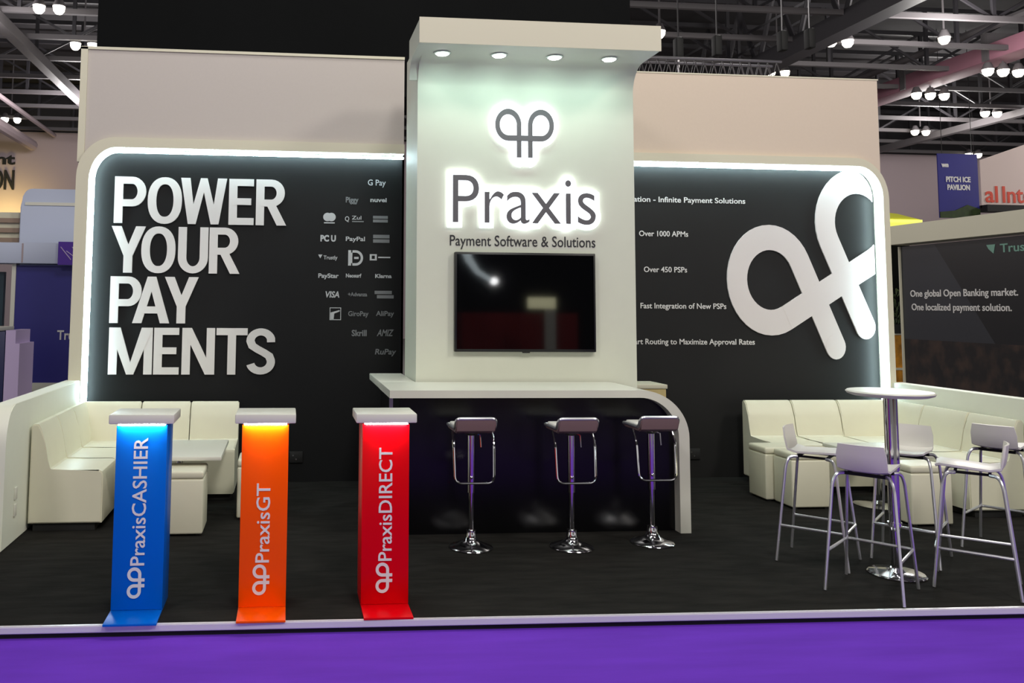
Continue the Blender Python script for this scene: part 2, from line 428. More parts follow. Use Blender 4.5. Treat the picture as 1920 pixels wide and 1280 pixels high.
# =================================================================== stand walls
YB = 4.22; YF = 4.05         # panel face, frame face
def rrect(x0, x1, z0, z1, rl, rr, n=10):
    """opening outline going from bottom-left up and round to bottom-right"""
    p = [(x0, z0)]
    p += arc(x0 + rl[0], z1 - rl[1], rl[0], rl[1], 180, 90, n) if rl else [(x0, z1)]
    p += arc(x1 - rr[0], z1 - rr[1], rr[0], rr[1], 90, 0, n) if rr else [(x1, z1)]
    p += [(x1, z0)]
    return p
def band(bm, outer, inner, y0, y1):
    n = len(outer)
    V = lambda p, y: bm.verts.new((p[0], y, p[1]))
    o0 = [V(p, y0) for p in outer]; i0 = [V(p, y0) for p in inner]; o1 = [V(p, y1) for p in outer]; i1 = [V(p, y1) for p in inner]
    for i in range(n - 1):
        bm.faces.new((o0[i], o0[i + 1], i0[i + 1], i0[i])); bm.faces.new((o1[i], i1[i], i1[i + 1], o1[i + 1]))
        bm.faces.new((o0[i], o1[i], o1[i + 1], o0[i + 1])); bm.faces.new((i0[i], i0[i + 1], i1[i + 1], i1[i]))
    bm.faces.new((o0[0], i0[0], i1[0], o1[0])); bm.faces.new((o0[-1], o1[-1], i1[-1], i0[-1]))
    return bm
# ---- left wall
LW = thing('display_wall', 'left stand wall, black graphic with big white POWER YOUR PAYMENTS lettering', 'display wall', (0, 0, 0))
b = B(); prism(b, rrect(-1.80, 1.05, 0.0, 3.0, (.24, .30), None), 'xz', YB, YB + .05); obj('graphic_panel', b, 'black', LW)
inner = rrect(-1.795, 1.05, 0.0, 2.995, (.24, .30), None); outer = rrect(-1.905, 1.05, 0.0, 3.085, (.33, .36), None)
b = B(); band(b, outer, inner, YF, YB + .06); obj('frame', b, 'frame', LW)
mid = rrect(-1.85, 1.05, 2.6, 3.04, (.285, .33), None)[:-1]
b = B(); prism(b, [(-1.892, 2.6), (-1.892, 3.90), (1.05, 3.90)] + mid[::-1], 'xz', YF + .05, YB + .3); obj('header_panel', b, 'header', LW)
b = B(); box(b, -1.91, -1.85, YF + .035, YB + .31, 2.86, 3.915); box(b, -1.91, 1.05, YF + .035, YB + .31, 3.895, 3.92); obj('header_trim', b, 'frame', LW)
b = B(); box(b, -1.93, -1.86, YB + .06, YB + .3, 0, 2.8); obj('back_post', b, 'frame', LW)
def ledpath(pts, inset=.012):
    return [(p[0], YB - .09, p[1]) for p in pts]
inn = rrect(-1.766, 1.05, .70, 2.966, (.215, .27), None, 14)
b = B(); tube(b, ledpath(inn[:-1]), .012, 8); obj('led_strip', b, 'led', LW)
# ---- headline letters: unit height 1, x already in units of the height
PX, PZ = .178, .152
def let(ch, bm, x, zb, H, y0, y1):
    hx, hz = PX / 2, PZ / 2; k = [0]
    def st():
        k[0] += .0007; return k[0]
    def S(pts, closed=False, pen=(PX, PZ)):
        ribbon(bm, [(x + u * H, zb + v * H) for u, v in pts], (pen[0] * H, pen[1] * H), y0 - st(), y1, closed)
    def Q(pts): prism(bm, [(x + u * H, zb + v * H) for u, v in pts], 'xz', y0 - st(), y1)
    if ch == 'O': S([(.365 + .272 * math.copysign(abs(math.cos(t)) ** .88, math.cos(t)), .5 + .428 * math.copysign(abs(math.sin(t)) ** .88, math.sin(t))) for t in [2 * PI * i / 40 for i in range(40)]], True)
    elif ch in 'PR':
        Q([(0, 0), (PX, 0), (PX, 1), (0, 1)])
        wv = .66 if ch == 'P' else .62; b0 = .36 if ch == 'P' else .41; zt = 1 - hz; zl = b0 + hz; r = (zt - zl) / 2
        S([(.1, zt), (wv * .5, zt)] + arc(wv - hx - .2, (zt + zl) / 2, .2, r, 90, -90, 14) + [(.1, zl)])
        if ch == 'R': Q([(.24, .42), (.43, .44), (.66, 0), (.455, 0)])
    elif ch == 'W':
        w_ = .98; 
        Q([(0, 1), (.195, 1), (.33, 0), (.165, 0)]); Q([(.165, 0), (.33, 0), (.56, 1), (.42, 1)]); Q([(.42, 1), (.56, 1), (.815, 0), (.65, 0)]); Q([(.65, 0), (.815, 0), (.98, 1), (.785, 1)])
    elif ch == 'E':
        Q([(0, 0), (PX, 0), (PX, 1), (0, 1)]); Q([(.1, 1 - PZ), (.53, 1 - PZ), (.53, 1), (.1, 1)]); Q([(.1, 0), (.54, 0), (.54, PZ), (.1, PZ)]); Q([(.1, .435), (.48, .435), (.48, .435 + PZ * .95), (.1, .435 + PZ * .95)])
    elif ch == 'Y':
        Q([(0, 1), (.205, 1), (.455, .36), (.27, .36)]); Q([(.515, 1), (.72, 1), (.455, .36), (.27, .36)]); Q([(.27, 0), (.455, 0), (.455, .40), (.27, .40)])
    elif ch == 'U': S([(hx, 1), (hx, .34)] + arc(.32, .34, .32 - hx, .34 - hz, 180, 360, 18) + [(.64 - hx, 1)])
    elif ch == 'A':
        Q([(0, 0), (.195, 0), (.48, 1), (.30, 1)]); Q([(.585, 0), (.78, 0), (.48, 1), (.30, 1)]); Q([(.16, .21), (.62, .21), (.58, .36), (.20, .36)])
    elif ch == 'M':
        Q([(0, 0), (PX, 0), (PX, 1), (0, 1)]); Q([(.92 - PX, 0), (.92, 0), (.92, 1), (.92 - PX, 1)])
        Q([(0, 1), (.235, 1), (.535, 0), (.385, 0)]); Q([(.685, 1), (.92, 1), (.535, 0), (.385, 0)])
    elif ch == 'N':
        Q([(0, 0), (PX, 0), (PX, 1), (0, 1)]); Q([(.70 - PX, 0), (.70, 0), (.70, 1), (.70 - PX, 1)]); Q([(0, 1), (.20, 1), (.70, 0), (.50, 0)])
    elif ch == 'T':
        Q([(0, 1 - PZ), (.67, 1 - PZ), (.67, 1), (0, 1)]); Q([(.335 - hx, 0), (.335 + hx, 0), (.335 + hx, 1), (.335 - hx, 1)])
    elif ch == 'S':
        cx = .315; rx = .225
        S([(cx + rx * .98, .70)] + arc(cx, .725, rx, .197, 15, 180, 14)[0:] + [(cx - rx * .82, .62), (cx - rx * .3, .545), (cx + rx * .3, .475), (cx + rx * .82, .40)] + arc(cx, .275, rx, .197, 10, -165, 14))
for word, zb, H, xs in (('POWER', 2.322, .425, (-1.588, -1.292, -.995, -.558, -.31)), ('YOUR', 1.872, .422, (-1.603, -1.335, -1.005, -.725)),
                        ('PAY', 1.418, .420, (-1.596, -1.394, -1.115)), ('MENTS', .960, .418, (-1.592, -1.195, -.945, -.640, -.370))):
    b = B()
    for ch, x in zip(word, xs): let(ch, b, x, zb, H, YB - .022, YB - .001)
    obj('headline_lettering', b, 'letter', LW, smooth=False)
# ---- payment marks on the left wall
def pxw(px, py): # point on the left panel from its place on the print grid
    return ((px - 540) / 1900 * 9.42 + (py - 570) * .0004 - .005, 1.6 + (581 - py + (px - 640) * .014) / 1900 * 9.4)
def mark(kind, px, py, s=None, wpx=34, hpx=9, m='smalltxt', shear=0, bold=.01):
    x, z = pxw(px, py); W = wpx / 1900 * 9.42; Hh = hpx / 1900 * 9.4; b = B(); y0, y1 = YB - .004, YB - .0005
    if kind == 't': text(b, s, x - W / 2, z - Hh / 2, Hh, y0, y1, W, bold, shear)
    elif kind == 'bars':
        for i in range(s): 
            h = Hh / s; box(b, x - W / 2 + (W * .12 if (i == 0 and s == 2 and shear) else 0), x + W / 2 - (W*.1 if (i==1 and shear) else 0), y0, y1, z - Hh / 2 + i * h, z - Hh / 2 + i * h + h * .78)
    elif kind == 'circles':
        for dx in (-.3, .3): prism(b, arc(x + dx * W / 2, z, W * .34, Hh * .5, 0, 345, 23), 'xz', y0 - (.002 if dx > 0 else 0), y1)
        box(b, x - W * .42, x + W * .42, y0, y1, z - Hh * .75, z - Hh * .62)
    elif kind == 'D':
        box(b, x - W / 2, x - W * .22, y0, y1, z - Hh / 2, z + Hh / 2)
        ribbon(b, [(x - W * .3, z + Hh * .42), (x, z + Hh * .42)] + arc(x, z, W * .42, Hh * .42, 90, -90, 14) + [(x - W * .3, z - Hh * .42)], (W * .16, Hh * .16), y0, y1)
        box(b, x - W * .1, x + W * .2, y0, y1, z - Hh * .07, z + Hh * .07)
    elif kind == 'sq':
        ribbon(b, [(x - W / 2, z - Hh / 2), (x - W / 2, z + Hh / 2), (x - W * .24, z + Hh / 2), (x - W * .24, z - Hh / 2)], (W * .1, Hh * .3), y0, y1, True)
        box(b, x - W * .12, x + W / 2, y0, y1, z - Hh * .14, z + Hh * .14)
    elif kind == 'flag':
        ribbon(b, [(x - W / 2, z + Hh / 2), (x + W / 2, z + Hh / 2), (x + W / 2, z - Hh / 2), (x - W / 2, z - Hh / 2)], (W * .06, Hh * .06), y0, y1, True)
        prism(b, [(x - W * .45, z - Hh * .45), (x - W * .15, z - Hh * .45), (x - W * .1, z + Hh * .02), (x + W * .4, z + Hh * .2), (x + W * .4, z + Hh * .32), (x - W * .45, z + Hh * .1)], 'xz', y0, y1)
    elif kind == 'vee':
        prism(b, [(x - W / 2, z + Hh / 2), (x + W / 2, z + Hh / 2), (x, z - Hh / 2)], 'xz', y0, y1)
    obj('payment_mark', b, m, LW, smooth=False)
mark('t', 722, 351, 'G Pay', 34, 11)
mark('t', 673, 384, 'Piggy', 24, 10, 'dimtxt', bold=.03); mark('t', 723, 384, 'nuvei', 31, 8, bold=.03)
mark('circles', 628, 417, None, 24, 16); mark('t', 661, 420, 'Q', 8, 9); mark('t', 679, 418, 'Zul', 18, 7); mark('bars', 681, 425, 1, 22, 3, 'dimtxt'); mark('bars', 724, 420, 2, 28, 14, 'dimtxt')
mark('t', 623, 457, 'PC U', 29, 11, bold=.05); mark('t', 674, 458, 'PayPal', 36, 8, bold=.02); mark('bars', 723, 457, 2, 31, 17, 'dimtxt')
mark('vee', 606, 491, None, 8, 7); mark('t', 625, 493, 'Trustly', 26, 7, bold=.02); mark('D', 672, 494, None, 28, 29); mark('sq', 719, 493, None, 37, 9)
mark('t', 619, 527, 'PayStar', 38, 8, bold=.03); mark('t', 666, 527, 'Neosurf', 29, 7, bold=.03); mark('t', 722, 528, 'Klarna', 31, 7, bold=.03)
mark('t', 624, 562, 'VISA', 26, 11, bold=.03, shear=.2); mark('t', 671, 562, '+Advanza', 36, 7, 'dimtxt', bold=.03); mark('bars', 721, 562, 2, 36, 16, 'dimtxt', shear=1)
mark('flag', 627, 598, None, 20, 22); mark('t', 670, 598, 'GiroPay', 38, 9, 'dimtxt', bold=.02); mark('t', 720, 598, 'AliPay', 34, 9, 'dimtxt', bold=.02)
mark('t', 669, 634, 'Skrill', 28, 11, 'dimtxt', bold=.03); mark('t', 718, 634, 'AMIZ', 32, 12, 'dimtxt', shear=.3, bold=.02)
mark('t', 716, 669, 'RuPay', 40, 10, 'dimtxt', shear=.15, bold=.02)
# ---- right wall
RW = thing('display_wall', 'right stand wall, charcoal graphic with short bullet lines and giant tilted emblem', 'display wall', (0, 0, 0))
rin = rrect(2.2, 5.755, 0, 2.985, None, (.25, .30)); rout = rrect(2.2, 5.815, 0, 3.065, None, (.33, .40))
b = B(); prism(b, rrect(2.2, 5.76, 0, 2.99, None, (.25, .30)), 'xz', YB, YB + .05); obj('graphic_panel', b, 'blackgrey', RW)
b = B(); band(b, rout, rin, YF, YB + .06); obj('frame', b, 'frame', RW)
mid = rrect(2.2, 5.785, 2.6, 3.02, None, (.30, .36))[1:]
mid = [p for p in mid if p[0] < 5.764]
b = B(); prism(b, [(5.765, 2.98 - .17), (5.765, 3.852), (2.2, 3.852)] + mid, 'xz', YF + .05, YB + .3); obj('header_panel', b, mat('warm_beige_fabric', (213, 198, 181), .85, spec=.2, noise=.01), RW)
b = B(); box(b, 2.2, 5.775, YF + .045, YB + .305, 3.8525, 3.865); obj('header_trim', b, 'frame', RW)
inn = rrect(2.2, 5.726, .70, 2.956, None, (.225, .27), 14)
b = B(); tube(b, ledpath(inn[1:]), .012, 8); obj('led_strip', b, 'led', RW)
for s, x1, wd, z, hh in (('One Integration - Infinite Payment Solutions', 4.424, 1.50, 2.612, .052), ('Over 1000 APMs', 3.838, .49, 2.28, .052), ('Over 450 PSPs', 3.82, .43, 1.935, .052),
                     ('Fast Integration of New PSPs', 4.206, .855, 1.588, .052), ('Smart Routing to Maximize Approval Rates', 4.485, 1.29, 1.248, .052)):
    b = B(); text(b, s, x1 - wd, z, hh, YB - .004, YB - .0005, wd, .012); obj('bullet_lettering', b, 'letter', RW, smooth=False)
b = B(); emblem(b, 4.655 + .0 + 1.52 * .413 * .82 * math.cos(math.radians(27)) , 1.872 + 1.52 * .413 * math.sin(math.radians(27)), .413, .245, YB - .016, YB - .001, 27, 2.25, cap=True)
# cut the emblem where the panel ends (rounded corner)
for co, no in [((5.735, 0, 0), (1, 0, 0)), ((0, 0, 2.965), (0, 0, 1))] + [((5.735 - .24 + .24 * math.cos(math.radians(a)), 0, 2.965 - .28 + .28 * math.sin(math.radians(a))), (math.cos(math.radians(a)) / .24, 0, math.sin(math.radians(a)) / .28)) for a in (15, 30, 45, 60, 75)]:
    bmesh.ops.bisect_plane(b, geom=b.verts[:] + b.edges[:] + b.faces[:], plane_co=co, plane_no=Vector(no).normalized(), clear_outer=True)
obj('giant_emblem', b, 'logo', RW, smooth=False)

# ---- low side walls with rounded front top
def side_wall(x0, x1, y0, name, label, h=.92):
    t = thing(name, label, 'partition', (0, 0, 0))
    prof = [(y0 - .02, 0), (y0 - .01, .55)] + arc(y0 + .2, h - .26, .21, .26, 180, 90, 10) + [(4.08, h), (4.08, 0)]
    b = B(); prism(b, prof, 'yz', x0, x1, .006); obj('panel', b, 'sidewhite', t)
    return t
sl = side_wall(-1.93, -1.80, 1.73, 'side_partition', 'low white side wall with rounded front corner at the left of the stand')
b = B(); box(b, -1.80, -1.79, 1.98, 2.03, .28, .36, .003); box(b, -1.80, -1.79, 1.98, 2.03, .17, .25, .003); obj('wall_socket', b, 'white', sl)
sr = side_wall(5.77, 5.90, 1.73, 'side_partition', 'low white side wall behind the bar chairs at the right of the stand', .9)
b = B(); box(b, 5.755, 5.77, 2.26, 2.36, .26, .36, .003); so = obj('wall_socket', b, 'white', sr)
b = B(); tube(b, [(5.757, 2.31, .31), (5.75, 2.31, .31)], .012, 8); obj('socket_hole', b, 'rubber', so)

# ---- tower
TW = thing('display_tower', 'tall white tower with curved canopy, backlit wordmark and downlights', 'display tower', (0, 0, 0))
TX0, TX1, TY = 1.005, 2.79, 2.745
prof = [(3.5, .91), (TY, .91)]
prof += [(TY, 3.36)] + [(TY - .24 + .24 * math.cos(math.radians(a)), 3.545 - .2 + .2 * math.sin(math.radians(a))) for a in (15, 30, 45, 60, 75, 90)]
prof += [(2.11, 3.545), (2.11, 3.725), (3.5, 3.725)]
b = B(); prism(b, prof, 'yz', TX0, TX1); obj('body', b, 'wallwhite', TW)
b = B(); prism(b, [(TY, 3.40), (TY - .035, 3.48), (TY - .1, 3.53), (TY - .2, 3.545), (2.11, 3.545), (2.11, 3.725), (TY + .02, 3.725), (TY + .02, 3.40)], 'yz', .937, 1.0049); obj('canopy_cheek', b, 'wallwhite', TW)
b = B(); box(b, .934, 2.792, 2.098, 2.11, 3.54, 3.735); obj('canopy_fascia', b, 'frame', TW)
for x in (1.152, 1.598, 2.04, 2.48):
    b = B(); lathe(b, [(.075, 3.546), (.082, 3.538), (.066, 3.535), (.062, 3.5449)], 24, x, 2.40, SQ); d = obj('downlight', b, 'chrome', TW)
    b = B(); lathe(b, [(.064, 3.541), (.05, 3.528), (0, 3.524)], 24, x, 2.40, SQ); obj('lens', b, 'down', d)
    area('downlight_beam', (x, 2.40, 3.52), (0, 0, 0), .11, .11, 2.3, (.68, 1, .88), 'DISK')
# backlit emblem + wordmark
ecx, ecz, eR = 1.872, 3.052, .108
b = B(); emblem(b, ecx, ecz, eR, .045, TY - .04, TY - .03, 0, 2.45); obj('emblem', b, 'dark', TW, smooth=False)
b = B(); emblem(b, ecx, ecz, eR, .135, TY - .029, TY - .022, 0, 2.55, cap=True); obj('emblem_backlight', b, 'halo', TW, smooth=False)
b = B(); text(b, 'Praxis', 1.288, 2.255, .395, TY - .04, TY - .03, 1.165, -.006, res=6); obj('wordmark', b, 'dark', TW, smooth=False)
b = B(); text(b, 'Praxis', 1.288 - .045, 2.255, .395, TY - .029, TY - .022, 1.165 + .09, .068, res=6); obj('wordmark_backlight', b, 'halo', TW, smooth=False)
b = B(); text(b, 'Payment Software & Solutions', 1.27, 2.075, .085, TY - .004, TY - .0005, 1.188, .004); obj('tagline_lettering', b, 'darktext', TW, smooth=False)

# ---- television
t = thing('television', 'wall-mounted black television on the white tower below the tagline', 'television', (1.872, TY, 1.24))
b = B(); box(b, -.569, .569, -.055, -.0005, 0, .782, .006); obj('casing', b, 'bezel', t)
b = B(); box(b, -.553, .553, -.058, -.0551, .022, .764); obj('screen', b, 'screen', t)
b = B(); box(b, -.03, .03, -.058, -.05, -.008, .0); obj('sensor', b, 'bezel', t)

# ---- bar counter
BC = thing('bar_counter', 'black bar counter with white top curving down to the floor at the right', 'bar counter', (0, 0, 0))
y0c, y1c = 1.93, 2.72
rx, rz = .36, .34
outerp = [(.72, 1.005)] + [(2.887 - rx + rx * math.cos(math.radians(a)), 1.005 - rz + rz * math.sin(math.radians(a))) for a in range(90, -1, -6)] + [(2.887, .0)]
innerp = [(.72, .952)] + [(2.887 - rx + (rx - .078) * math.cos(math.radians(a)), 1.005 - rz + (rz - .053) * math.sin(math.radians(a))) for a in range(90, -1, -6)] + [(2.809, .0)]
b = B(); band(b, outerp, innerp, y0c, y1c); obj('countertop', b, 'white', BC)
# rear leaf of the top, reaching back past the tower
b = B(); box(b, .72, 1.0, y1c, 3.72, .952, 1.005, .004); obj('rear_leaf', b, 'white', BC)
b = B(); prism(b, [(.80, 0), (.80, .951)] + [(p[0] - .002, p[1] - .002) for p in innerp[1:-1]] + [(2.807, 0)], 'xz', 2.03, 2.06); obj('front_panel', b, 'glossblack', BC)
b = B(); box(b, .80, .83, 2.06, 3.5, 0, .951); obj('side_panel', b, 'glossblack', BC)
b = B(); box(b, .735, .76, 2.1, 2.125, .0, .95); obj('support_post', b, 'steel', BC)
b = B(); box(b, 1.0, 2.79, 2.75, 3.5, 0, .905); obj('tower_base', b, 'blackmat', BC)
t = thing('storage_cabinet', 'small pale wooden cabinet peeking out behind the right end of the bar counter', 'cabinet', (3.06, 3.55, 0))
b = B(); box(b, -.2, .2, -.2, .2, 0, .90, .004); obj('cabinet_body', b, 'wood', t)
b = B(); box(b, -.21, .21, -.21, .21, .90, .935, .004); obj('cabinet_top', b, 'frame', t)

# wall sockets on the black walls
for x, nm in ((3.85, 'small black power socket low on the charcoal wall right of the bar counter'), (.10, 'small black power socket low on the black wall between the orange and red stands')):
    t = thing('power_socket', nm, 'power socket', (x, YB, .22))
    b = B(); box(b, -.06, .06, -.018, -.0005, -.05, .05, .004); obj('faceplate', b, 'rubber', t)
    for dx, dz in ((-.028, .015), (.0, -.018)):
        b = B(); tube(b, [(dx, -.017, dz), (dx, -.021, dz)], .008, 8); obj('pin_hole', b, 'steel', t)

# =================================================================== promotional stands
def podium(x0, x1, m, color, words, tx0, tz0, tz1, label, txw=.072):
    cx = (x0 + x1) / 2; w2 = (x1 - x0) / 2; yf = .355
    t = thing('podium', label, 'podium', (cx, yf, 0), 'three coloured podiums along the front edge')
    b = B(); box(b, -w2, w2, 0, .025, 0.012, .955, .003); obj('front_panel', b, m, t)
    b = B()
    box(b, -w2, -w2 + .022, .0255, .27, 0, .955, .003); box(b, w2 - .022, w2, .0255, .27, 0, .955, .003)
    obj('side_panel', b, m, t)
    b = B(); box(b, -w2, w2, -.232, .024, 0, .0115, .002); obj('foot', b, m, t)
    b = B(); box(b, -w2 - .037, w2 + .037, -.035, .30, .966, 1.015, .006); obj('top', b, 'white', t)
    b = B(); box(b, -w2 + .01, w2 - .01, .03, .26, .9555, .9655); obj('riser', b, 'white', t)
    b = B(); box(b, -w2 + .01, w2 - .01, -.022, -.012, .958, .9655); obj('light_bar', b, mat('podium_light', (255, 255, 255), .5, emit=70, ecol=(255, 252, 240)), t)
    # lettering reads upwards
    def up(c):  # local text x -> z, z -> -x
        return Vector((tx0 - cx + SQ * 0 - (c.z), c.y, c.x))
    L = tz1 - tz0
    b = B(); text(b, words, .15, 0, txw, -.004, -.0005, L - .15, .008)
    e = B(); emblem(e, .062, .048, .028, .016, -.004, -.0005, 0, 1.9, sq=1.0)
    for bb in (b, e): xf(bb, lambda c: Vector((tx0 + txw - cx - c.z, c.y, c.x + tz0)))
    obj('lettering', b, 'letter', t, smooth=False); obj('emblem', e, 'letter', t, smooth=False)
    # LED light inside the top edge washing the panel
    return t
podium(-.885, -.622, 'blue', 'blue', 'PraxisCASHIER', -.793, .087, .892, 'blue podium with white top and upward lettering, leftmost of the three podiums')
podium(-.230, .018, 'orange', 'orange', 'PraxisGT', -.147, .09, .649, 'orange podium with white top and upward lettering, middle of the three podiums')
podium(.415, .670, 'red', 'red', 'PraxisDIRECT', .505, .087, .831, 'red podium with white top and upward lettering, rightmost of the three podiums')

# =================================================================== sofas
def sofa_profile(d, h=.74, s=.42, bt=.09, z0=.055):
    """outline in (depth, z): back at 0, seat front at d"""
    p = [(0, z0), (0, h - .02), (.015, h), (.05, h)]
    p += [(bt * .85, h - .035), (bt * 1.25, h - .14), (bt * 1.5, h - .25), (bt * 1.62, s + .01), (bt * 1.75, s)]
    p += [(d - .03, s), (d - .008, s - .012), (d, s - .04), (d, z0)]
    return p
def sofa_unit(w, d, horiz, label, loc, group, flip=False):
    """horiz: back against +Y; else back against -X (flip: +X)"""
    t = thing('sofa_section', label, 'sofa', loc, group)
    g = .003; sc = d / .6 if horiz else d / .6
    pr = sofa_profile(d, bt=.10 if horiz else .082)
    b = B()
    if horiz: prism(b, [(-u, v) for u, v in pr], 'yz', g, w - g, .008)
    elif not flip: prism(b, pr, 'xz', g, w - g, .008)
    else: prism(b, [(-u, v) for u, v in pr], 'xz', g, w - g, .008)
    obj('upholstery', b, 'leather', t)
    b = B()
    if horiz: box(b, .03, w - .03, -d + .05, -.03, 0, .054)
    elif not flip: box(b, .03, d - .05, .03, w - .03, 0, .054)
    else: box(b, -d + .05, -.03, .03, w - .03, 0, .054)
    obj('plinth', b, 'rubber', t)
    return t
def corner_unit(x0, x1, y0, y1, left, label, group):
    t = thing('corner_sofa_section', label, 'sofa', (x0, y0, 0), group)
    w, d = x1 - x0, y1 - y0
    b = B(); box(b, 0, w, 0, d, .055, .42, .02, 3); obj('seat', b, 'leather', t)
    b = B()
    prism(b, [(d - u, v) for u, v in [(0, .4), (0, .72), (.015, .74), (.05, .74), (.085, .705), (.125, .6), (.15, .49), (.162, .4)]], 'yz', 0.003, w - .003, .008)
    pr = [(0, .4), (0, .72), (.015, .74), (.045, .74), (.07, .705), (.1, .6), (.123, .49), (.132, .4)]
    prism(b, [((u if left else w - u), v) for u, v in pr], 'xz', .003, d - .003, .008)
    obj('backrest', b, 'leather', t)
    b = B(); box(b, .03, w - .03, .05, d - .03, 0, .054); obj('plinth', b, 'rubber', t)
    return t
gl = 'white modular sofa in the left corner'; gr = 'white modular sofa in the right corner'
YS = 4.035
corner_unit(-1.785, -1.253, 3.46, YS, True, 'white corner sofa section in the left corner of the stand', gl)
sofa_unit(.42, .68, True, 'white sofa section behind the blue podium, middle of the left back row', (-1.25, YS, 0), gl)
sofa_unit(.42, .68, True, 'white sofa section at the free right end of the left back row', (-.828, YS, 0), gl)
sofa_unit(.57, .505, False, 'white sofa section showing its L-shaped end, nearest at the left wall', (-1.785, 2.31, 0), gl)
sofa_unit(.575, .505, False, 'white sofa section along the left wall between the end section and the corner', (-1.785, 2.883, 0), gl)
corner_unit(5.163, 5.745, 3.46, YS, False, 'white corner sofa section in the right corner of the stand', gr)
sofa_unit(.452, .68, True, 'white sofa section at the free left end of the right back row', (4.252, YS, 0), gr)
sofa_unit(.452, .68, True, 'white sofa section, middle of the right back row', (4.707, YS, 0), gr)
sofa_unit(.58, .475, False, 'white sofa section showing its L-shaped end behind the right bar chair', (5.745, 2.27, 0), gr, True)
sofa_unit(.60, .475, False, 'white sofa section along the right wall between the end section and the corner', (5.745, 2.855, 0), gr, True)
def ottoman(x0, x1, y0, y1, label, h=.44):
    cx, cy = (x0 + x1) / 2, (y0 + y1) / 2; w, d = (x1 - x0) / 2, (y1 - y0) / 2
    t = thing('ottoman', label, 'ottoman', (cx, cy, 0), 'white cube ottomans')
    b = B(); box(b, -w, w, -d, d, .012, h - .055, .014, 3); obj('base', b, 'leather', t)
    b = B(); box(b, -w, w, -d, d, h - .054, h, .016, 3); obj('cushion', b, 'leather', t)
    b = B()
    for sx in (-1, 1):
        for sy in (-1, 1): box(b, sx * w * .8 - .015, sx * w * .8 + .015, sy * d * .8 - .015, sy * d * .8 + .015, 0, .0119)
    obj('glides', b, 'rubber', t)
ottoman(-.885, -.558, 2.09, 2.48, 'white cube ottoman partly behind the blue podium, beside the low table')
ottoman(-.352, -.02, 2.60, 3.0, 'white cube ottoman almost hidden behind the orange podium')
ottoman(3.985, 4.32, 3.03, 3.35, 'white cube ottoman at the left end of the right sofa')
ottoman(4.04, 4.365, 2.69, 3.0, 'white cube ottoman behind the left bar chair, in front of the other cube')
ottoman(4.62, 4.945, 2.01, 2.33, 'white cube ottoman standing right of the high table pole')

# low coffee tables
def coffee(cx, cy, w, d, h, label, round_=False):
    t = thing('coffee_table', label, 'coffee table', (cx, cy, 0), 'low white coffee tables with chrome bases')
    b = B(); box(b, -w, w, -d, d, h - .03, h, .006); obj('tabletop', b, 'white', t)
    b = B(); tube(b, [(0, 0, .03), (0, 0, h - .031)], .035, 16, sx=SQ); obj('column', b, 'chrome', t)
    b = B(); lathe(b, [(0, 0), (.22, 0), (.22, .008), (.06, .02), (.04, .045), (0, .045)], 32, 0, 0, SQ); obj('base', b, 'chrome', t)
    b = B(); lathe(b, [(0, h - .05), (.1, h - .05), (.1, h - .0305), (0, h - .0305)], 16, 0, 0, SQ); obj('mounting_plate', b, 'steel', t)
coffee(-.80, 2.78, .345, .46, .505, 'low white coffee table with chrome base in front of the left sofa')
coffee(4.83, 2.80, .27, .36, .46, 'low white coffee table with chrome base in front of the right sofa')

# =================================================================== bar stools at the counter
def gas_stool(label, loc):
    t = thing('bar_stool', label, 'bar stool', loc, 'chrome bar stools at the counter')
    q = SQ
    # low-backed shell: closed profile in (y,z) swept along x
    w = .162 * q
    seat_prof = [(.17, .775), (.165, .79), (-.12, .79), (-.15, .802), (-.165, .835), (-.178, .858), (-.192, .856), (-.185, .825), (-.17, .782), (-.14, .765), (.16, .765)]
    b = B(); prism(b, seat_prof, 'yz', -w, w, .007); obj('seat', b, 'seatdark', t)
    b = B(); box(b, -w + .01, w - .01, -.11, .155, .7905, .812, .009, 3); obj('cushion', b, 'seatwhite', t)
    # chrome rim
    rim = [(-w, .17, .79), (-w, -.14, .795), (-w, -.185, .862), (w, -.185, .862), (w, -.14, .795), (w, .17, .79)]
    b = B(); tube(b, fillet(rim, .03), .011, 8, closed=True); obj('rim', b, 'satin', t)
    # footrest loop hanging under the seat
    b = B(); tube(b, fillet([(-w, -.03, .765), (-w * 1.02, -.10, .70), (-w * .98, -.13, .44), (w * .98, -.13, .44), (w * 1.02, -.10, .70), (w, -.03, .765)], .05, 6), .008, 8); obj('footrest', b, 'chrome', t)
    b = B(); tube(b, [(0, 0, .36), (0, 0, .75)], .030, 18, sx=q); obj('upper_column', b, 'chrome', t)
    b = B(); tube(b, [(0, 0, .06), (0, 0, .3601)], .021, 18, sx=q); obj('lower_column', b, 'chrome', t)
    b = B(); lathe(b, [(0, .765), (.07, .765), (.06, .75), (.03, .735), (0, .735)], 20, 0, 0, q); obj('seat_mount', b, 'steel', t)
    b = B(); tube(b, [(.03, -.01, .745), (.055, -.03, .74), (.06, -.035, .66)], .005, 6); obj('height_lever', b, 'chrome', t)
    b = B(); lathe(b, [(0, 0), (.174, 0), (.177, .006), (.168, .014), (.11, .028), (.06, .05), (.042, .075), (.04, .115), (.028, .12), (0, .12)], 36, 0, 0, q); obj('base', b, 'chrome', t)
    return t
s0 = gas_stool('chrome bar stool under the counter, leftmost of the three', (1.24, 1.62, 0))
dup(s0, (1.915, 1.58, 0), 'chrome bar stool under the counter, middle of the three')
dup(s0, (2.50, 1.66, 0), 'chrome bar stool under the counter beside the white curved end, rightmost of the three')

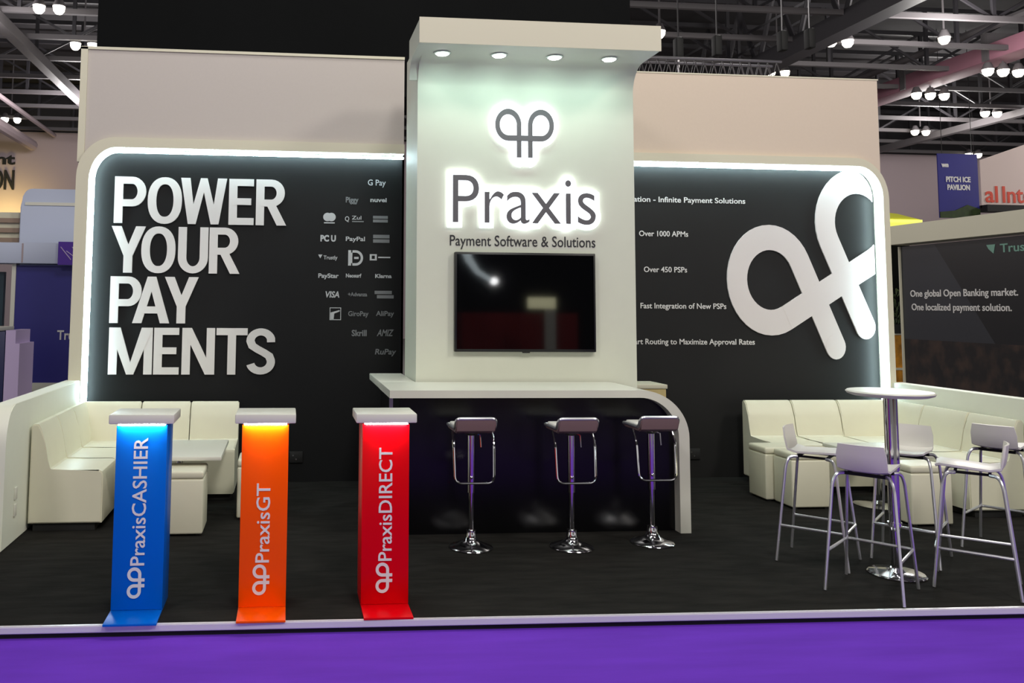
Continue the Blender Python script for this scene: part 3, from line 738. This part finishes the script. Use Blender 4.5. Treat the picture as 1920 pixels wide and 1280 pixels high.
# =================================================================== high table and bar chairs
t = thing('high_table', 'round white high table on a thick chrome pole among the bar chairs', 'high table', (3.70, .755, 0))
b = B(); lathe(b, [(0, 1.068), (.25, 1.068), (.283, 1.078), (.293, 1.090), (.283, 1.098), (0, 1.098)], 48, 0, 0, SQ); obj('tabletop', b, 'white', t)
b = B(); tube(b, [(0, 0, .62), (0, 0, 1.068)], .047, 24, sx=SQ); obj('upper_pole', b, 'chrome', t)
b = B(); tube(b, [(0, 0, .30), (0, 0, .6201)], .040, 24, sx=SQ); obj('middle_pole', b, 'chrome', t)
b = B(); tube(b, [(0, 0, .02), (0, 0, .3001)], .034, 24, sx=SQ); tube(b, [(0, 0, .29), (0, 0, .31)], .047, 24, sx=SQ); obj('lower_pole', b, 'chrome', t)
b = B(); lathe(b, [(0, 0), (.19, 0), (.193, .006), (.182, .014), (.06, .022), (.04, .04), (0, .04)], 48, 0, 0, SQ); obj('base', b, 'chrome', t)

def bar_chair(label, loc, deg, grp='white bar chairs around the high table'):
    t = thing('bar_chair', label, 'bar chair', loc, grp)
    a = math.radians(deg); ca, sa = math.cos(a), math.sin(a)
    def W(c): # local: +x is the way the chair faces; squash into stand space
        return Vector(((c.x * ca - c.y * sa) * SQ, c.x * sa + c.y * ca, c.z))
    # shell: profile in (x forward, z), swept across y with edges curved a little
    prof = [(.215, .672), (.19, .682), (.05, .675), (-.10, .668), (-.165, .682), (-.19, .715), (-.203, .77), (-.212, .828)]
    b = B(); nw = 8; th = .012; top = []; bot = []
    for i, (px_, pz_) in enumerate(prof):
        p0 = prof[max(i - 1, 0)]; p1 = prof[min(i + 1, len(prof) - 1)]
        tx, tz = p1[0] - p0[0], p1[1] - p0[1]; l = math.hypot(tx, tz); nx, nz = tz / l, -tx / l   # toward the sitter
        rt, rb = [], []
        for k in range(nw + 1):
            s = -1 + 2 * k / nw; hw = .155 if 0 < i < len(prof) - 1 else .14
            lift = .012 * abs(s) ** 3 * (1 if i < 5 else 0); fw = .02 * s * s if i >= 5 else 0
            rt.append(b.verts.new((px_ + fw + nx * th / 2, s * hw, pz_ + lift + nz * th / 2)))
            rb.append(b.verts.new((px_ + fw - nx * th / 2, s * hw, pz_ + lift - nz * th / 2)))
        top.append(rt); bot.append(rb)
    for i in range(len(prof) - 1):
        for k in range(nw):
            b.faces.new((top[i][k], top[i][k + 1], top[i + 1][k + 1], top[i + 1][k])); b.faces.new((bot[i][k], bot[i + 1][k], bot[i + 1][k + 1], bot[i][k + 1]))
        for k in (0, nw):
            b.faces.new((top[i][k], top[i + 1][k], bot[i + 1][k], bot[i][k]))
    for i in (0, -1):
        for k in range(nw): b.faces.new((top[i][k], top[i][k + 1], bot[i][k + 1], bot[i][k]))
    bmesh.ops.remove_doubles(b, verts=b.verts[:], dist=1e-6)
    xf(b, W); obj('seat_shell', b, 'seatwhite', t)
    # legs: front pair at +x, rear pair at -x; each pair bent from a hoop below the seat
    F = {(1, 1): (.245, .225), (1, -1): (.245, -.225), (-1, 1): (-.245, .235), (-1, -1): (-.245, -.235)}
    for (sx_, sy_), (gx, gy) in F.items():
        pts = [(sx_ * .10, sy_ * .13, .652), (sx_ * .15, sy_ * .165, .652), (gx * .70, gy * .80, .60), (gx, gy, .0)]
        b = B(); tube(b, fillet(pts, .05, 4), .0105, 8); xf(b, W); obj('leg', b, 'satin', t)
    b = B()
    for sx_ in (-1, 1): tube(b, [(sx_ * .10, -.13, .652), (sx_ * .10, .13, .652)], .01, 8)
    for sy_ in (-1, 1): tube(b, [(-.10, sy_ * .11, .6525), (.10, sy_ * .11, .6525)], .008, 6)
    xf(b, W); obj('under_frame', b, 'rubber', t)
    zr = .22; k = 1 - zr / .62 * .29
    b = B(); tube(b, fillet([(-.245 * k, .235 * (1 - zr / .6 * .2), zr), (.245 * k + .01, .225 * (1 - zr / .6 * .2), zr), (.245 * k + .01, -.225 * (1 - zr / .6 * .2), zr), (-.245 * k, -.235 * (1 - zr / .6 * .2), zr)], .04, 5), .009, 8); xf(b, W); obj('footrest', b, 'satin', t)
    return t
bar_chair('white bar chair with chrome legs left of the high table, facing right', (3.40, 1.12, .004), -45)
bar_chair('white bar chair seen from behind, nearest the camera before the high table', (3.355, .44, .004), 41)
bar_chair('white bar chair with chrome legs right of the high table, facing left', (4.02, .47, .004), 138)
bar_chair('white bar chair on the far side of the high table, facing the camera', (4.04, 1.14, .004), -137)
bar_chair('white bar chair by the right side wall, farthest right', (4.84, 1.33, .004), 35, 'white bar chairs around the high table')

# =================================================================== neighbouring stands, left
t = thing('neighbour_wall', 'dark blue exhibition wall with cut-off white lettering behind the left side wall', 'exhibition wall', (-3.4, 8, 0))
b = B(); box(b, 0, 2.6, 0, .12, .60, 2.06); obj('panel', b, 'navy', t)
b = B(); box(b, -.05, 0, -.02, .14, 0, 2.08); box(b, 0, 2.6, -.02, .12, .50, .5999); obj('edge_trim', b, 'white', t)
b = B(); box(b, 0, 2.6, 0, .12, 0, .4999); obj('skirt', b, 'hallwall', t)
b = B(); text(b, 'Trustly', .53, 1.135, .115, -.006, -.0005, None, .02); text(b, 'Open', .72, 1.66, .09, -.006, -.0005, None, .02); obj('lettering', b, 'letter', t, smooth=False)
t = thing('neighbour_fascia', 'pale lavender fascia beam above the dark blue wall at the left', 'fascia', (-5.2, 7.9, 2.07))
b = B(); box(b, 0, 4, 0, .4, .01, .27, .005); obj('beam', b, 'paleblue', t)
b = B(); box(b, 1.88, 1.9, -.006, 0, .02, .26); obj('joint', b, 'hallwall', t)
t = thing('sign', 'small purple sign on the pale fascia at the left', 'sign', (-2.87, 7.88, 2.07))
b = B(); box(b, 0, .8, -.02, .015, -.005, .285); obj('sign_board', b, 'purplesign', t)
b = B()
for k in range(4): tube(b, [(.03 + k * .07, -.024, .22 - .05 * (k % 2)), (.16 + k * .05, -.024, .06 + .03 * (k % 3))], .006, 5)
obj('sign_marking', b, 'lilac', t)
b = B(); prism(b, [(-3.5, 2.85)] + arc(-3.36, 2.93, .12, .15, 180, 90, 8) + [(-1.6, 3.08), (-1.6, -.06), (-3.5, -.06)], 'xz', 8.45, 10.0, .01)
o = obj('booth_block', b, 'paleblue'); tag(o, 'pale blue rounded booth volume above the fascia at the left', 'exhibition booth')
b = B(); box(b, -3.44, -1.7, 8.435, 8.449, 2.86, 2.90); obj('seam', b, 'white', o)
t = thing('louvre_screen', 'beige and brown slatted screen at the left photo edge', 'screen', (-4.8, 8.6, 2.36))
b = B()
for k in range(3): box(b, 0, 1.3, 0, .04, .02 + k * .13, .08 + k * .13)
obj('slat', b, 'slat', t)
b = B(); box(b, 0, 1.3, .05, .08, 0, .42); obj('backing', b, 'frame', t)
t = thing('info_desk', 'deep blue and lilac desk with stepped side behind the left side wall', 'desk', (-3.9, 6.0, 0))
b = B(); box(b, -.6, .93, 0, .6, 0, 1.285, .004); obj('front_panel', b, 'deepnavy', t)
b = B(); prism(b, [(.94, 0), (.94, 1.30), (1.04, 1.30), (1.04, 1.16), (1.085, 1.16), (1.085, 0)], 'xz', -.01, .6); obj('side_panel', b, 'lilac', t)
b = B(); box(b, -.6, .86, -.02, .62, 1.29, 1.33, .004); obj('desk_top', b, 'white', t)
t = thing('exhibition_screen', 'dark teal panel with pale rim at the left photo edge', 'screen', (-4.6, 8.2, 0))
b = B(); box(b, 0, 1.0, 0, .1, 1.3, 1.98); obj('graphic', b, 'teal', t)
b = B(); box(b, 0, 1.0, .01, .1, 0, 1.299); obj('stand', b, 'hallwall', t)
# dark sign letters on far wall
b = B(); text(b, 'HORIZON', -16.3, 7.0, .9, 44.9, 44.99, 3.1, .03); text(b, 'event', -15.6, 8.2, .5, 44.9, 44.99, 2.4, .03)
tag(obj('wall_sign', b, 'rubber', smooth=False), 'dark letters on the yellow-lit far wall at the left edge', 'wall sign')
area('wall_uplight', (-13.4, 43.6, 5.5), (math.radians(125), 0, 0), 2, .5, 60, (1, .78, .25))

# =================================================================== neighbouring stands, right
t = thing('neighbour_wall', 'dark printed exhibition wall with two lines of white text, right of the stand', 'exhibition wall', (10, 0, 0))
b = B(); box(b, 0, .15, 5.5, 10.45, 0, 2.62); obj('panel', b, 'city', t)
b = B(); box(b, -.03, .18, 10.4501, 10.48, 0, 2.62); obj('edge_trim', b, 'frame', t)
b = B(); box(b, -.12, .3, 5.2, 10.62, 2.655, 2.96); obj('fascia', b, 'frame', t)
def sidetext(s, y_start, z, cap, width, m, name):
    b = B(); text(b, s, 0, z, cap, -.006, -.0005, width, .012)
    xf(b, lambda c: Vector((c.y, y_start - c.x, c.z))); obj(name, b, m, t, smooth=False)
sidetext('One global Open Banking market.', 10.23, 1.80, .105, 2.44, 'letter', 'lettering')
sidetext('One localized payment solution.', 10.21, 1.585, .105, 2.28, 'letter', 'lettering')
sidetext('Trustly', 8.1, 2.41, .12, .75, 'green', 'lettering')
b = B(); prism(b, [(8.38, 2.53), (8.2, 2.53), (8.24, 2.40), (8.34, 2.47)], 'yz', -.006, -.0005); obj('emblem', b, 'green', t, smooth=False)
t = thing('canopy', 'flat yellow canopy with lit edge between the stand and the far wall', 'canopy', (10.6, 12, 3.16))
b = B(); prism(b, [(0, .06), (.8, .06), (.35, .16), (0, .19)], 'xz', 0, 1.2); obj('roof_panel', b, 'yellow', t)
b = B(); box(b, -.02, .82, -.02, 1.2, 0, .055); obj('lit_edge', b, 'yellowlit', t)
t = thing('shelving', 'amber lit shelf with a dark plant above it, in the gap right of the stand', 'shelf', (10.95, 12.3, 0))
b = B(); box(b, -.3, .5, 0, .5, .0, 1.13); obj('shelf_body', b, 'amber', t)
b = B(); box(b, -.35, .55, -.03, .5, .50, .54); box(b, -.35, .55, -.03, .5, 1.131, 1.16); obj('shelf_board', b, 'frame', t)
b = B(); box(b, -.45, .8, .6, .9, 0, 3.1); obj('backing', b, 'blackmat', t)
t2 = thing('potted_plant', 'dark green plant standing on the amber shelf', 'plant', (11.05, 12.3, 1.162))
b = B(); lathe(b, [(0, 0), (.09, 0), (.12, .16), (0, .16)], 14); obj('pot', b, 'rubber', t2)
b = B()
for k in range(60):
    a = random.uniform(0, 2 * PI); r = random.uniform(.02, .15); z = random.uniform(.15, .75)
    p = Vector((r * math.cos(a), r * math.sin(a), z)); q = p + Vector((math.cos(a) * .08, math.sin(a) * .08, random.uniform(.02, .12)))
    tube(b, [p, (p + q) / 2 + Vector((0, 0, .02)), q], [.004, .022, .003], 5)
obj('foliage', b, 'plant', t2)
b = B(); box(b, 10.86, 11.08, 12.6, 12.8, 3.1, 3.8); tag(obj('dark_column', b, 'blackmat'), 'dark post head beside the rounded right wall corner', 'column')
t = thing('banner', 'tall navy banner with small white lettering hanging in front of the far wall', 'banner', (24.1, 30, 5.0))
b = B(); box(b, 0, 1.6, 0, .05, 0, 2.42); obj('cloth', b, 'navy', t)
b = B(); text(b, 'PITCH ICE', .30, 1.36, .19, -.02, -.001, .98, .04); text(b, 'PAVILION', .34, 1.06, .19, -.02, -.001, .90, .04); obj('lettering', b, 'letter', t, smooth=False)
b = B(); text(b, 'wm', .14, 1.92, .16, -.02, -.001, .28, .06); obj('emblem', b, 'letter', t, smooth=False)
b = B(); tube(b, [(.2, .025, 2.42), (.2, .025, 7.2)], .012, 5); tube(b, [(1.4, .025, 2.42), (1.4, .025, 7.2)], .012, 5); obj('cable', b, 'rubber', t)
b = B(); prism(b, [(0, .0), (1.6, .0), (1.6, .35), (1.1, .5), (.6, .28), (0, .22)], 'xz', -.04, -.001); obj('printed_foot', b, 'plant', t, smooth=False)
t = thing('banner', 'large pale banner with orange-red lettering at the right photo edge', 'banner', (25.8, 30, 5.2))
b = B(); prism(b, [(0, .2), (0, 2.0), (2.6, 2.9), (6, 3.4), (6, .2)], 'xz', 0, .06); obj('cloth', b, mat('pale_banner_cloth', (214, 196, 190), .8), t)
b = B(); text(b, 'al', .15, .42, .62, -.03, -.001, .5, .01); text(b, 'Inte', .85, .42, .62, -.03, -.001, 1.2, .01); obj('lettering', b, 'redtxt', t, smooth=False)
b = B(); box(b, 0, 6, -.3, .3, 0.05, .3); obj('sill', b, 'rubber', t)
b = B(); prism(b, [(11.3, 2.4), (11.3, 3.1), (30, 3.1), (30, 2.4)], 'xz', 14, 14.3)
tag(obj('neighbour_beam', b, 'hallwall'), 'grey beam behind the dark printed wall at the right', 'fascia')

# =================================================================== unseen stand, glowing tube and box added behind the viewer for television reflections
t = thing('opposite_stand', 'dark stand across the aisle with red drapes, added to be mirrored in the television', 'exhibition stand', (4.6, -10.5, 0))
b = B(); box(b, -4, 4, -.6, -.5, -.06, 3.6); obj('wall_panel', b, 'blackmat', t)
b = B(); prism(b, [(-1.0, -.4), (-.7, -.25), (-.4, -.42), (0, -.28), (.4, -.45), (.8, -.3), (1.2, -.42), (1.6, -.3), (1.6, -.49), (-1.0, -.49)], 'xy', -.06, 1.45); obj('drape', b, mat('dark_red_drape', (120, 8, 14), .8), t)
t = thing('reflection_tube', 'curved pale glowing tube added to be mirrored in the upper left of the television', 'lamp', (3.7, -10.2, 0))  # added glowing tube and spot, shaped only for the screen's reflection
b = B(); tube(b, [(-.15, 0, 3.3), (-.1, 0, 2.9), (.02, 0, 2.55), (.2, 0, 2.3), (.5, 0, 2.12)], [.12, .11, .08, .06, .05], 12); obj('tube', b, mat('reflection_tube_glow', (220, 235, 240), .4, emit=3.0), t)
b = B(); lathe(b, [(0, 2.03), (.07, 2.06), (.09, 2.11), (.07, 2.16), (0, 2.19)], 16, .55, 0); obj('glow_spot', b, mat('reflection_spot_glow', (255, 255, 255), .4, emit=16), t)
b = B(); tube(b, [(-.15, 0, -.06), (-.15, 0, 3.3)], .02, 8); obj('post', b, 'rubber', t)
t = thing('reflection_box', 'pale glowing box on a post added to be mirrored in the right half of the television', 'sign', (5.25, -10.2, 0))  # added glowing box, shaped only for the screen's reflection
b = B(); box(b, -.28, .3, -.05, .05, 1.55, 1.78, .01); obj('glow_box', b, mat('reflection_box_glow', (235, 232, 190), .4, emit=2.6), t)
b = B(); box(b, .08, .3, -.04, .04, -.06, 1.549); obj('post', b, mat('pale_post', (200, 202, 196), .5, emit=0), t)
